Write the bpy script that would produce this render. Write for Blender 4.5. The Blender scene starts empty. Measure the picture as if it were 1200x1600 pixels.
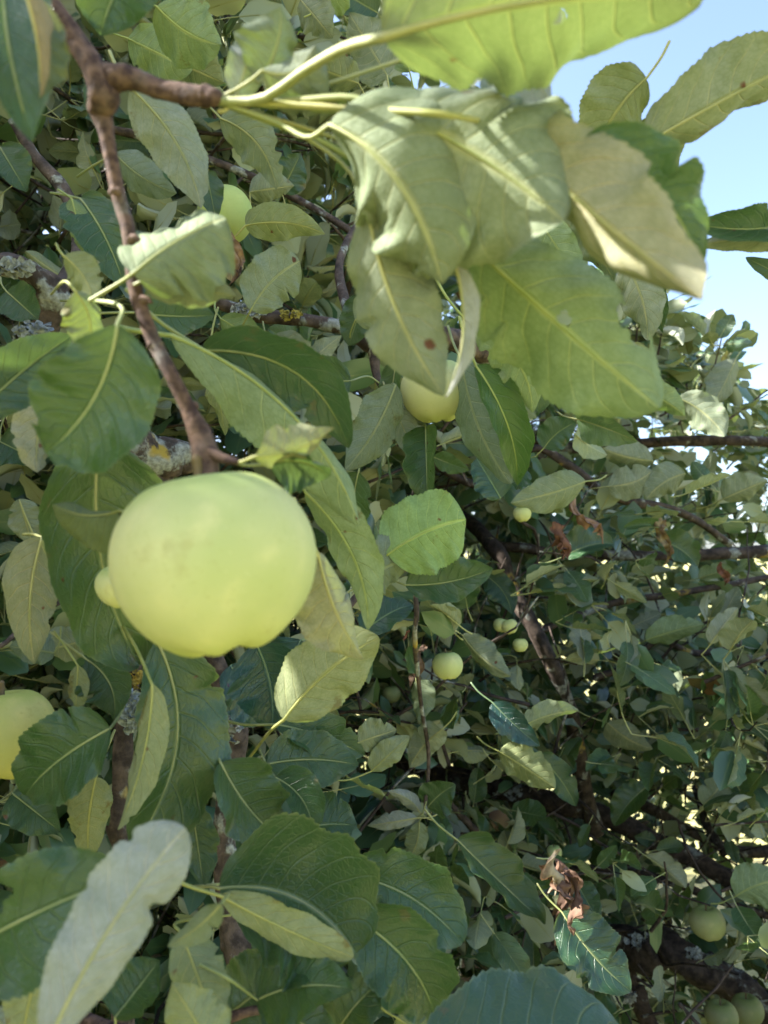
import bpy, math, random
import numpy as np
from mathutils import Vector, Matrix

random.seed(7); rng = np.random.default_rng(7)
scene = bpy.context.scene
COL = scene.collection

# ------------------------------------------------------------------ camera
CAM_H = 1.6; PITCH = math.radians(4.0); FPX = 1203.0
cam_d = bpy.data.cameras.new('camera'); cam = bpy.data.objects.new('camera', cam_d); COL.objects.link(cam)
cam_d.sensor_fit = 'VERTICAL'; cam_d.sensor_height = 36.0; cam_d.sensor_width = 27.0
cam_d.lens = FPX / 1600 * 36.0
cam_d.clip_start = 0.02; cam_d.clip_end = 2000
cam_d.dof.use_dof = True; cam_d.dof.focus_distance = 0.62; cam_d.dof.aperture_fstop = cam_d.lens / 2.3
cam.location = (0, 0, CAM_H); cam.rotation_euler = (math.pi / 2 + PITCH, 0, 0)
scene.camera = cam
# ------------------------------------------------------------------ world and sun
SUN_EL, SUN_AZ = math.radians(41), math.radians(-92)        # azimuth from +Y, negative = to the left
w = bpy.data.worlds.new('World'); scene.world = w; w.use_nodes = True
nt = w.node_tree; bg = nt.nodes['Background']
sky = nt.nodes.new('ShaderNodeTexSky'); sky.sky_type = 'NISHITA'; sky.sun_disc = False
sky.sun_elevation = SUN_EL; sky.sun_rotation = SUN_AZ; sky.dust_density = 2.8; sky.air_density = .8; sky.ozone_density = 1.2
nt.links.new(sky.outputs[0], bg.inputs[0]); bg.inputs[1].default_value = 0.11
sd = bpy.data.lights.new('sun', 'SUN'); so = bpy.data.objects.new('sun', sd); COL.objects.link(so)
sd.energy = 5.0; sd.angle = math.radians(0.53); sd.color = (1, .97, .91)
sun_dir = Vector((math.sin(SUN_AZ) * math.cos(SUN_EL), math.cos(SUN_AZ) * math.cos(SUN_EL), math.sin(SUN_EL)))
so.rotation_euler = sun_dir.to_track_quat('Z', 'Y').to_euler(); so.location = (-6, 3, 9)
vs = scene.view_settings; vs.view_transform = 'Standard'; vs.look = 'None'; vs.exposure = 2.42; vs.gamma = 1.0; vs.use_curve_mapping = False
scene.render.engine = 'CYCLES'
cy = scene.cycles; cy.use_denoising = True; cy.max_bounces = 4; cy.diffuse_bounces = 2; cy.glossy_bounces = 2
cy.transmission_bounces = 4; cy.transparent_max_bounces = 6; cy.caustics_reflective = False; cy.caustics_refractive = False

# ------------------------------------------------------------------ helpers
CP, SP = math.cos(PITCH), math.sin(PITCH)
RIGHT = np.array([1., 0, 0]); FWD = np.array([0, CP, SP]); UP = np.array([0, -SP, CP]); EYE = np.array([0, 0, CAM_H])
def at(px, py, d):
    """photo pixel (1200x1600) and distance along the view axis -> point in the place"""
    return EYE + d * (FWD + RIGHT * ((px - 600) / FPX) + UP * ((800 - py) / FPX))
def proj(p):
    q = np.asarray(p) - EYE
    d = q @ FWD
    dd = np.where(np.abs(d) < 1e-4, 1e-4, d)
    return 600 + FPX * (q @ RIGHT) / dd, 800 - FPX * (q @ UP) / dd, d
def nrm(v):
    v = np.asarray(v, float); return v / (np.linalg.norm(v, axis=-1, keepdims=True) + 1e-12)
def rot(v, k, a):
    return v * math.cos(a) + np.cross(k, v) * math.sin(a) + k * (k @ v) * (1 - math.cos(a))
def mesh_np(name, V, F, uv=None, tint=None, mats=(), mat_idx=None, smooth=True):
    """V (n,3), F (m,4) quads (repeat the last index for a triangle is not allowed)"""
    me = bpy.data.meshes.new(name)
    V = np.ascontiguousarray(V, np.float32); F = np.ascontiguousarray(F, np.int32)
    me.vertices.add(len(V)); me.vertices.foreach_set('co', V.ravel())
    k = F.shape[1]
    me.loops.add(F.size); me.loops.foreach_set('vertex_index', F.ravel())
    me.polygons.add(len(F)); me.polygons.foreach_set('loop_start', np.arange(0, F.size, k, dtype=np.int32))
    me.polygons.foreach_set('use_smooth', np.full(len(F), smooth))
    for m in mats: me.materials.append(m)
    if mat_idx is not None: me.polygons.foreach_set('material_index', np.asarray(mat_idx, np.int32))
    if uv is not None:
        l = me.uv_layers.new(name='UVMap'); l.data.foreach_set('uv', np.ascontiguousarray(uv[F.ravel()], np.float32).ravel())
    if tint is not None:
        a = me.attributes.new('tint', 'FLOAT', 'POINT'); a.data.foreach_set('value', np.ascontiguousarray(tint, np.float32))
    me.update(calc_edges=True); me.validate()
    return me
def link(name, data, parent=None, **props):
    o = bpy.data.objects.new(name, data); COL.objects.link(o)
    if parent is not None: o.parent = parent
    for k, v in props.items(): o[k] = v
    return o
def thing(name, label, cat, group=None):
    o = link(name, None, None, label=label, category=cat)
    if group: o['group'] = group
    return o
def catmull(P, n):
    P = np.asarray(P, float)
    if len(P) == 2: return P[0] + (P[1] - P[0]) * np.linspace(0, 1, n)[:, None]
    Q = np.vstack([2 * P[0] - P[1], P, 2 * P[-1] - P[-2]]); out = []
    ts = np.linspace(0, len(P) - 1 - 1e-9, n)
    for t in ts:
        i = int(t); f = t - i; a, b, c, d = Q[i:i + 4]
        out.append(.5 * (2 * b + (c - a) * f + (2 * a - 5 * b + 4 * c - d) * f * f + (3 * b - a - 3 * c + d) * f ** 3))
    return np.array(out)
def tube(P, R, sides=8, knob=0.0, seed=0, cap=True):
    """P (n,3) R (n,) -> V, quads"""
    P = np.asarray(P, float); n = len(P); R = np.broadcast_to(np.asarray(R, float), (n,)).copy()
    T = nrm(np.gradient(P, axis=0)); ref = np.array([0.3, 0.2, 1.0]) if abs(T[0][2]) < .9 else np.array([1., .2, 0])
    N = np.zeros_like(P); v = ref
    for i in range(n):
        v = v - T[i] * (v @ T[i]); v = v / (np.linalg.norm(v) + 1e-9); N[i] = v
    B = np.cross(T, N); a = np.linspace(0, 2 * math.pi, sides, endpoint=False)
    r = R[:, None] * np.ones(sides)
    if knob:
        g = np.random.default_rng(abs(seed)); m_ = max(3, n // 4); kk = np.linspace(0, m_ - 1, n); A = g.normal(0, 1, (m_, sides)); Bn = np.clip(g.normal(0, 1, m_), -.6, 2.2)
        A = np.stack([np.interp(kk, np.arange(m_), A[:, j]) for j in range(sides)], 1); A = (A + .5 * np.roll(A, 1, 1)) + .35 * g.normal(0, 1, (n, sides))
        r = r * (1 + knob * .8 * A) * (1 + knob * np.interp(kk, np.arange(m_), Bn))[:, None]
    V = P[:, None, :] + r[..., None] * (np.cos(a)[None, :, None] * N[:, None, :] + np.sin(a)[None, :, None] * B[:, None, :])
    V = V.reshape(-1, 3)
    i = np.arange(n - 1)[:, None] * sides; j = np.arange(sides)[None, :]; j2 = (j + 1) % sides
    F = np.stack([i + j, i + j2, i + sides + j2, i + sides + j], -1).reshape(-1, 4)
    if cap:                                                     # rounded tip ring
        for end, Pi, Ti in ((0, P[0], -T[0]), (n - 1, P[-1], T[-1])):
            base = end * sides; c = V[base:base + sides]; k = len(V)
            V2 = Pi + (c - Pi) * .55 + Ti * R[end] * .5; V3 = Pi + (c - Pi) * .02 + Ti * R[end] * .75
            V = np.vstack([V, V2, V3]); jj = np.arange(sides); j3 = (jj + 1) % sides
            if end == 0:
                F = np.vstack([F, np.stack([k + jj, k + j3, base + j3, base + jj], -1), np.stack([k + sides + jj, k + sides + j3, k + j3, k + jj], -1)])
            else:
                F = np.vstack([F, np.stack([base + jj, base + j3, k + j3, k + jj], -1), np.stack([k + jj, k + j3, k + sides + j3, k + sides + jj], -1)])
    return V, F
class Bag:
    """collects meshes that become one"""
    def __init__(s): s.V = []; s.F = []; s.U = []; s.T = []; s.M = []; s.n = 0
    def add(s, V, F, uv=None, tint=0.5, mi=0):
        s.V.append(V); s.F.append(F + s.n); s.n += len(V)
        s.U.append(np.zeros((len(V), 2)) if uv is None else uv); s.T.append(np.full(len(V), tint) if np.isscalar(tint) else tint)
        s.M.append(np.full(len(F), mi) if np.isscalar(mi) else mi)
    def mesh(s, name, mats):
        return mesh_np(name, np.vstack(s.V), np.vstack(s.F), np.vstack(s.U), np.concatenate(s.T), mats, np.concatenate(s.M))

# ------------------------------------------------------------------ materials
class NB:
    def __init__(s, name):
        s.m = bpy.data.materials.new(name); s.m.use_nodes = True; s.t = s.m.node_tree
        for n in list(s.t.nodes): s.t.nodes.remove(n)
        s.out = s.t.nodes.new('ShaderNodeOutputMaterial')
    def n(s, typ, ins=None, **kw):
        x = s.t.nodes.new(typ)
        for k, v in kw.items(): setattr(x, k, v)
        for k, v in (ins or {}).items():
            if isinstance(v, bpy.types.NodeSocket): s.t.links.new(v, x.inputs[k])
            else: x.inputs[k].default_value = v
        return x
    def math(s, op, a, b=0.0, c=0.0, clamp=False):
        return s.n('ShaderNodeMath', {0: a, 1: b, 2: c}, operation=op, use_clamp=clamp).outputs[0]
    def mix(s, f, a, b, mode='MIX'):
        def c4(v): return v if isinstance(v, bpy.types.NodeSocket) else (*v, 1.0)
        return s.n('ShaderNodeMixRGB', {'Fac': f, 'Color1': c4(a), 'Color2': c4(b)}, blend_type=mode).outputs[0]
    def smooth(s, v, a, b, lo=0., hi=1.):
        return s.n('ShaderNodeMapRange', {'Value': v, 'From Min': a, 'From Max': b, 'To Min': lo, 'To Max': hi}, interpolation_type='SMOOTHSTEP').outputs[0]
    def noise(s, vec, scale, detail=3., rough=.55):
        return s.n('ShaderNodeTexNoise', {'Vector': vec, 'Scale': scale, 'Detail': detail, 'Roughness': rough})

TRANS, TRW = (.135, .195, .04), .28
def leaf_material(name, top=(.028, .076, .022), top2=(.058, .114, .028), under=(.215, .258, .165), under2=(.315, .345, .262), trans=TRANS):
    b = NB(name)
    uv = b.n('ShaderNodeUVMap', uv_map='UVMap').outputs[0]
    sx = b.n('ShaderNodeSeparateXYZ', {0: uv}); u = sx.outputs[0]; v = b.math('MULTIPLY_ADD', sx.outputs[1], 2.0, -1.0)
    av = b.math('ABSOLUTE', v); sg = b.math('SIGN', v)
    oi = b.n('ShaderNodeObjectInfo'); ti = b.n('ShaderNodeAttribute', attribute_name='tint').outputs['Fac']
    rnd = b.math('FRACT', b.math('ADD', oi.outputs['Random'], ti))
    rnd2 = b.math('FRACT', b.math('MULTIPLY', rnd, 7.31))
    geo = b.n('ShaderNodeNewGeometry'); back = geo.outputs['Backfacing']
    pos = b.n('ShaderNodeTexCoord').outputs['Object']
    # veins: side veins leave the midrib and sweep forward
    q = b.math('SUBTRACT', b.math('ADD', b.math('MULTIPLY', u, 8.5), b.math('MULTIPLY', sg, .22)), b.math('MULTIPLY', b.math('POWER', av, 1.35), 1.9))
    wob = b.noise(uv, 3.0, 1.0).outputs[0]
    q = b.math('ADD', q, b.math('MULTIPLY', wob, .6))
    fq = b.math('ABSOLUTE', b.math('SUBTRACT', b.math('FRACT', q), .5))
    fade = b.smooth(av, .55, 1.0, 1.0, .12)
    side = b.math('MULTIPLY', b.smooth(fq, .40, .5), fade)
    side_thin = b.math('MULTIPLY', b.smooth(fq, .452, .488), fade)
    mid = b.smooth(av, .02, .075, 1., 0.)
    net = b.n('ShaderNodeTexVoronoi', {'Vector': uv, 'Scale': 26.0}, feature='DISTANCE_TO_EDGE').outputs['Distance']
    netl = b.smooth(net, .0, .12, 1., 0.)
    vein = b.math('MAXIMUM', b.math('MULTIPLY', side_thin, .9), mid)
    n1 = b.noise(pos, 38.0, 4.0).outputs[0]; n2 = b.noise(pos, 170.0, 3.0).outputs[0]
    pn = b.smooth(n1, .32, .70)
    topc = b.mix(b.math('MULTIPLY_ADD', rnd, .75, b.math('MULTIPLY', pn, .3)), top, top2)
    blu = b.smooth(rnd2, .62, 1.0); topc = b.mix(b.math('MULTIPLY', blu, .55), topc, (.024, .072, .050))
    topc = b.mix(b.math('MULTIPLY', vein, .6), topc, (.18, .25, .11))
    topc = b.mix(b.math('MULTIPLY', netl, .16), topc, (.10, .16, .05))
    unc = b.mix(b.math('MULTIPLY_ADD', rnd2, .7, b.math('MULTIPLY', pn, .35)), under, under2)
    unc = b.mix(b.math('MULTIPLY', netl, .34), unc, (.12, .165, .07))
    unc = b.mix(b.math('MULTIPLY', vein, .85), unc, (.46, .47, .29))
    col = b.mix(back, topc, unc)
    # pale downy margin, then scab, rust and dry rims
    col = b.mix(b.smooth(av, .95, 1.0, 0., .45), col, (.20, .24, .10))
    vo = b.n('ShaderNodeTexVoronoi', {'Vector': pos, 'Scale': 95.0, 'Randomness': 1.0})
    cell = b.n('ShaderNodeSeparateColor', {0: vo.outputs['Color']}).outputs[0]
    spot = b.math('MULTIPLY', b.smooth(b.math('ADD', b.math('ADD', vo.outputs['Distance'], b.math('MULTIPLY', n2, .5)), b.math('MULTIPLY', b.n('ShaderNodeSeparateColor', {0: vo.outputs['Color']}).outputs[1], .22)), .40, .50, 1., 0.), b.smooth(cell, .88, .885))
    spot = b.math('MULTIPLY', spot, b.smooth(rnd, .22, .32))
    col = b.mix(b.math('MULTIPLY', spot, .9), col, (.13, .034, .020))
    n3 = b.noise(pos, 60.0, 5.0, .65).outputs[0]
    dry = b.math('MULTIPLY', b.smooth(b.math('ADD', n3, b.math('MULTIPLY', av, .10)), .70, .76), b.smooth(rnd2, .30, .55))
    col = b.mix(b.math('MULTIPLY', dry, .65), col, (.15, .10, .045))
    col = b.mix(b.smooth(n2, .35, .75, 0., .22), col, (.06, .09, .03), 'MIX')
    col = b.mix(1.0, col, oi.outputs['Color'], 'MULTIPLY')
    h = b.math('MULTIPLY', b.math('ADD', b.math('MAXIMUM', b.math('MULTIPLY_ADD', side_thin, .7, b.math('MULTIPLY', side, .3)), mid), b.math('MULTIPLY', netl, .16)), b.math('MULTIPLY_ADD', back, 1.7, -1.0))
    h = b.math('ADD', h, b.math('MULTIPLY', n2, .35))
    bump = b.n('ShaderNodeBump', {'Height': h, 'Strength': .75, 'Distance': .0009}).outputs[0]
    rough = b.math('MULTIPLY_ADD', back, .36, b.math('MULTIPLY_ADD', n2, .30, .18))
    spec = b.math('MULTIPLY_ADD', back, -.46, .64)
    pr = b.n('ShaderNodeBsdfPrincipled', {'Base Color': col, 'Roughness': rough, 'Specular IOR Level': spec, 'Normal': bump,
                                         })
    tc = b.mix(b.math('MULTIPLY', vein, .6), trans, (.16, .20, .03)); tc = b.mix(b.math('MULTIPLY', spot, .9), tc, (.06, .015, .005))
    tc = b.mix(1.0, tc, oi.outputs['Color'], 'MULTIPLY')
    tr = b.n('ShaderNodeBsdfTranslucent', {'Color': tc, 'Normal': bump})
    ms = b.n('ShaderNodeMixShader', {0: TRW, 1: pr.outputs[0], 2: tr.outputs[0]})
    b.t.links.new(ms.outputs[0], b.out.inputs[0])
    return b.m
def far_leaf_material():
    b = NB('leaf_far'); uv = b.n('ShaderNodeUVMap', uv_map='UVMap').outputs[0]
    av = b.math('ABSOLUTE', b.math('MULTIPLY_ADD', b.n('ShaderNodeSeparateXYZ', {0: uv}).outputs[1], 2.0, -1.0))
    rnd = b.n('ShaderNodeAttribute', attribute_name='tint').outputs['Fac']; rnd2 = b.math('FRACT', b.math('MULTIPLY', rnd, 7.31)); rnd3 = b.math('FRACT', b.math('MULTIPLY', rnd, 23.7))
    back = b.n('ShaderNodeNewGeometry').outputs['Backfacing']
    mid = b.smooth(av, .02, .11, .45, 0.)
    topc = b.mix(rnd, (.060, .136, .056), (.106, .178, .068)); topc = b.mix(b.smooth(rnd2, .6, 1., 0, .6), topc, (.036, .098, .082)); topc = b.mix(mid, topc, (.17, .23, .09))
    unc = b.mix(rnd2, (.295, .350, .220), (.430, .465, .355)); unc = b.mix(mid, unc, (.33, .34, .17))
    col = b.mix(back, topc, unc); col = b.mix(b.smooth(rnd3, .985, .99), col, (.17, .095, .05))
    pr = b.n('ShaderNodeBsdfPrincipled', {'Base Color': col, 'Roughness': b.math('MULTIPLY_ADD', back, .42, .30), 'Specular IOR Level': b.math('MULTIPLY_ADD', back, -.46, .64)})
    tr = b.n('ShaderNodeBsdfTranslucent', {'Color': (*TRANS, 1)})
    b.t.links.new(b.n('ShaderNodeMixShader', {0: TRW, 1: pr.outputs[0], 2: tr.outputs[0]}).outputs[0], b.out.inputs[0]); return b.m
def dry_leaf_material():
    b = NB('dry_leaf'); pos = b.n('ShaderNodeTexCoord').outputs['Object']
    n1 = b.noise(pos, 70.0, 5.0).outputs[0]; c = b.mix(b.smooth(n1, .3, .7), (.075, .042, .028), (.26, .17, .115))
    c = b.mix(1.0, c, b.n('ShaderNodeObjectInfo').outputs['Color'], 'MULTIPLY')
    bump = b.n('ShaderNodeBump', {'Height': n1, 'Strength': .6, 'Distance': .002}).outputs[0]
    pr = b.n('ShaderNodeBsdfPrincipled', {'Base Color': c, 'Roughness': .8, 'Normal': bump}); tr = b.n('ShaderNodeBsdfTranslucent', {'Color': (.25, .11, .04, 1)})
    b.t.links.new(b.n('ShaderNodeMixShader', {0: .2, 1: pr.outputs[0], 2: tr.outputs[0]}).outputs[0], b.out.inputs[0]); return b.m
def petiole_material():
    b = NB('petiole'); pos = b.n('ShaderNodeTexCoord').outputs['Object']; n1 = b.noise(pos, 60.0).outputs[0]
    c = b.mix(b.smooth(n1, .3, .7), (.22, .25, .085), (.33, .33, .14))
    c = b.mix(1.0, c, b.n('ShaderNodeObjectInfo').outputs['Color'], 'MULTIPLY')
    pr = b.n('ShaderNodeBsdfPrincipled', {'Base Color': c, 'Roughness': .6, 'Subsurface Weight': .0})
    b.t.links.new(pr.outputs[0], b.out.inputs[0]); return b.m
def bark_material(name, c1, c2, lichen, scale=1.0, relief=.0022):
    b = NB(name); pos = b.n('ShaderNodeTexCoord').outputs['Object']
    st = b.n('ShaderNodeMapping', {'Vector': pos, 'Scale': (1, 1, 1)}).outputs[0]
    n1 = b.noise(st, 90. * scale, 6., .62).outputs[0]; n2 = b.noise(st, 26. * scale, 4.).outputs[0]; n3 = b.noise(st, 260. * scale, 4.).outputs[0]
    c = b.mix(b.smooth(n1, .35, .66), c1, c2); c = b.mix(b.smooth(n2, .5, .75, 0, .6), c, (.10, .085, .070))
    vo = b.n('ShaderNodeTexVoronoi', {'Vector': st, 'Scale': 70. * scale}, feature='F1').outputs['Distance']
    lm = b.math('MULTIPLY', b.smooth(b.math('ADD', n2, b.math('MULTIPLY', n1, .35)), .86 - .30 * lichen, .92 - .30 * lichen), min(1, lichen * 2.2))
    lc = b.mix(b.smooth(n3, .35, .7), (.19, .20, .17), (.36, .38, .34))
    n4 = b.noise(st, 17. * scale, 3.).outputs[0]; lc = b.mix(b.smooth(n4, .60, .66), lc, (.36, .26, .04))
    c = b.mix(lm, c, lc)
    h = b.math('ADD', b.math('MULTIPLY', n1, 1.0), b.math('ADD', b.math('MULTIPLY', lm, .5), b.math('MULTIPLY', n3, .35)))
    bump = b.n('ShaderNodeBump', {'Height': h, 'Strength': .9, 'Distance': relief}).outputs[0]
    pr = b.n('ShaderNodeBsdfPrincipled', {'Base Color': c, 'Roughness': .86, 'Specular IOR Level': .25, 'Normal': bump})
    b.t.links.new(pr.outputs[0], b.out.inputs[0]); return b.m
def apple_material():
    b = NB('apple_skin'); pos = b.n('ShaderNodeTexCoord').outputs['Object']
    n1 = b.noise(pos, 18., 3.).outputs[0]; n2 = b.noise(pos, 240., 3.).outputs[0]; n3 = b.noise(pos, 70., 4.).outputs[0]
    z = b.n('ShaderNodeSeparateXYZ', {0: b.n('ShaderNodeTexCoord').outputs['Generated']}).outputs[2]
    c = b.mix(b.smooth(n1, .35, .65), (.42, .465, .185), (.525, .540, .255))
    c = b.mix(b.smooth(z, .80, 1.0, 0., .55), c, (.36, .47, .10)); c = b.mix(b.smooth(z, .22, .0, 0., .5), c, (.42, .49, .12))
    c = b.mix(b.smooth(n3, .52, .75, 0., .45), c, (.62, .60, .27)); n5 = b.noise(pos, 420., 4., .7).outputs[0]; c = b.mix(b.smooth(n5, .55, .8, 0., .6), c, (.36, .37, .13)); c = b.mix(b.smooth(b.noise(pos, 45., 5., .7).outputs[0], .58, .74, 0., .5), c, (.36, .34, .13))
    vo = b.n('ShaderNodeTexVoronoi', {'Vector': pos, 'Scale': 330.}).outputs['Distance']
    c = b.mix(b.smooth(vo, .09, .15, .20, 0.), c, (.66, .66, .36))
    v2 = b.n('ShaderNodeTexVoronoi', {'Vector': pos, 'Scale': 60.}); cell = b.n('ShaderNodeSeparateColor', {0: v2.outputs['Color']}).outputs[0]
    fl = b.math('MULTIPLY', b.smooth(v2.outputs['Distance'], .05, .09, 1., 0.), b.smooth(cell, .86, .88)); c = b.mix(b.math('MULTIPLY', fl, .55), c, (.20, .13, .04))
    c = b.mix(1.0, c, b.n('ShaderNodeObjectInfo').outputs['Color'], 'MULTIPLY')
    bump = b.n('ShaderNodeBump', {'Height': b.math('ADD', n2, n3), 'Strength': .12, 'Distance': .001}).outputs[0]
    pr = b.n('ShaderNodeBsdfPrincipled', {'Base Color': c, 'Roughness': b.math('MULTIPLY_ADD', n3, .25, .52), 'Specular IOR Level': .22, 'Normal': bump,
                                         'Subsurface Weight': .12, 'Subsurface Radius': (.012, .010, .003), 'Subsurface Scale': .6})
    b.t.links.new(pr.outputs[0], b.out.inputs[0]); return b.m
def meadow_material():
    b = NB('meadow'); pos = b.n('ShaderNodeTexCoord').outputs['Object']
    n1 = b.noise(pos, .9, 5.).outputs[0]; n2 = b.noise(pos, 14., 5.).outputs[0]
    c = b.mix(b.smooth(n1, .35, .65), (.25, .245, .080), (.37, .325, .135)); c = b.mix(b.smooth(n2, .4, .7, 0, .6), c, (.14, .17, .065))
    bump = b.n('ShaderNodeBump', {'Height': n2, 'Strength': .8, 'Distance': .05}).outputs[0]
    pr = b.n('ShaderNodeBsdfPrincipled', {'Base Color': c, 'Roughness': .9, 'Normal': bump}); b.t.links.new(pr.outputs[0], b.out.inputs[0]); return b.m
M_LEAF = leaf_material('leaf'); M_LEAF_FAR = far_leaf_material(); M_DRY = dry_leaf_material(); M_PET = petiole_material()
M_TWIG = bark_material('young_twig_bark', (.045, .026, .022), (.150, .094, .068), .10, 2.6, .0007)
M_BARK = bark_material('old_bark', (.034, .025, .020), (.120, .088, .068), .40)
M_BOUGH = bark_material('bough_bark', (.024, .018, .014), (.085, .062, .048), .34, .7)
M_APPLE = apple_material()
b = NB('apple_stalk'); b.t.links.new(b.n('ShaderNodeBsdfPrincipled', {'Base Color': (.16, .11, .045, 1), 'Roughness': .7}).outputs[0], b.out.inputs[0]); M_STALK = b.m
b = NB('apple_calyx'); b.t.links.new(b.n('ShaderNodeBsdfPrincipled', {'Base Color': (.055, .040, .020, 1), 'Roughness': .85}).outputs[0], b.out.inputs[0]); M_CALYX = b.m

# ------------------------------------------------------------------ ground
def build_ground():
    rs = np.concatenate([[0.02], np.geomspace(.5, 900, 60)]); na = 72
    a = np.linspace(0, 2 * math.pi, na, endpoint=False)
    X = rs[:, None] * np.cos(a); Y = rs[:, None] * np.sin(a)
    Z = .05 * np.sin(X * 1.3) * np.cos(Y * .9) * np.clip(rs / 3, 0, 1)[:, None] + np.clip((rs - 14) / 60, 0, 3)[:, None] ** 1.2 * 2.2 * (.8 + .3 * np.sin(a * 3 + 1))
    V = np.stack([X, Y, Z], -1).reshape(-1, 3)
    i = np.arange(len(rs) - 1)[:, None] * na; j = np.arange(na)[None]; j2 = (j + 1) % na
    F = np.stack([i + j, i + na + j, i + na + j2, i + j2], -1).reshape(-1, 4)
    link('ground', mesh_np('ground', V, F, mats=[meadow_material()]), kind='structure', label='sunlit dry meadow grass glimpsed through gaps below the tree')
build_ground()

# ------------------------------------------------------------------ leaves
def half_width(u, a=.52, b=.80):
    m = a / (a + b); return (u ** a) * ((1 - u) ** b) / (m ** a * (1 - m) ** b)
def leaf_grid(C, Nrm, W, nu, nv, fold=(.1, .1), curl=(.1, .1), wave=.03, wf=2.2, serr=.035, quilt=.012, a=.52, b=.80, holes=(), seed=0, twist=0.0, damage=0.0, crumple=0.0):
    """blade along the polyline C (nu+1,3); Nrm = direction of the upper side. returns V, F, uv"""
    g = np.random.default_rng(seed); nv2 = nv // 2
    u = np.linspace(0, 1, nu + 1); uu = np.clip(u, .004, .9975)
    T = nrm(np.gradient(C, axis=0)); L = np.linalg.norm(np.diff(C, axis=0), axis=1).sum()
    Nn = Nrm - T * (T @ Nrm)[:, None]; Nn = nrm(Nn)
    if twist:
        Nn = np.array([rot(Nn[i], T[i], twist * (u[i] - .3)) for i in range(nu + 1)])
    S = np.cross(T, Nn); hw = half_width(uu, a, b) * W / 2
    av = np.linspace(0, 1, nv2 + 1) ** .9
    V = np.zeros((nu + 1, nv + 1, 3)); UV = np.zeros((nu + 1, nv + 1, 2))
    for sgn, k in ((-1, 0), (1, 1)):
        ph = g.uniform(0, 6.28); ph2 = g.uniform(0, 6.28); nt_ = int(24 + 8 * g.random())
        asym = 1 + .07 * g.normal()
        teeth = ((uu * nt_ + .3 * np.sin(uu * 17 + ph)) % 1.0)
        irregular = 1 + .035 * np.sin(uu * 9 + ph) + .03 * np.sin(uu * 23 + ph2)
        edge = hw * asym * irregular
        if damage:
            for _ in range(g.poisson(damage)):
                c0, wd_, dp = g.uniform(.2, .95), g.uniform(.012, .045), g.uniform(.08, .38)
                edge = edge * (1 - dp * np.exp(-np.abs((uu - c0) / wd_) ** 3))
        th = fold[k] + curl[k] * av[None, :] * (1 + .35 * np.sin(uu * 5 + ph)[:, None])
        dl = np.diff(av, prepend=0)[None, :] * edge[:, None]
        dl[:, -1] *= 1 + serr * (1.3 * nv2) * (teeth - .5)
        ox = np.cumsum(np.cos(th) * dl, 1); oz = np.cumsum(np.sin(th) * dl, 1)
        q = uu[:, None] * 8.5 + sgn * .22 - 1.9 * av[None, :] ** 1.35 + .27
        oz = oz + W * wave * (np.sin(uu * wf * 6.28 + ph)[:, None] + .5 * np.sin(uu * wf * 2.3 * 6.28 + ph2)[:, None]) * av[None, :] ** 2 * np.sqrt(half_width(uu, a, b))[:, None]
        oz = oz + W * quilt * np.cos(q * 6.283) * (av * (1.15 - av) * 3)[None, :] * half_width(uu, a, b)[:, None]
        if crumple:
            for _ in range(5):
                fu, fv, p_ = g.uniform(-9, 9), g.uniform(-7, 7), g.uniform(0, 6.28)
                oz = oz + W * crumple * np.sin(uu[:, None] * fu * 2 + fv * sgn * av[None, :] + p_) * av[None, :] ** .7 * half_width(uu, a, b)[:, None]
        P = C[:, None, :] + sgn * ox[..., None] * S[:, None, :] + oz[..., None] * Nn[:, None, :]
        idx = nv2 + sgn * np.arange(nv2 + 1)
        V[:, idx] = P; UV[:, idx, 0] = u[:, None]; UV[:, idx, 1] = .5 + .5 * sgn * av[None, :]
    i = np.arange(nu)[:, None] * (nv + 1); j = np.arange(nv)[None]
    F = np.stack([i + j, i + j + 1, i + nv + 2 + j, i + nv + 1 + j], -1).reshape(-1, 4)
    UVf = UV.reshape(-1, 2)
    if holes:
        c = UVf[F].mean(1); keep = np.ones(len(F), bool)
        for (hu, hv, ru, rv) in holes:
            du = (c[:, 0] - hu) / ru; dv = (c[:, 1] * 2 - 1 - hv) / rv; an = np.arctan2(dv, du)
            keep &= (du ** 2 + dv ** 2) > (1 + .22 * np.sin(3 * an + hu * 40) + .12 * np.sin(7 * an + hv * 30)) ** 2
        F = F[keep]
    return V.reshape(-1, 3), F, UVf

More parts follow.
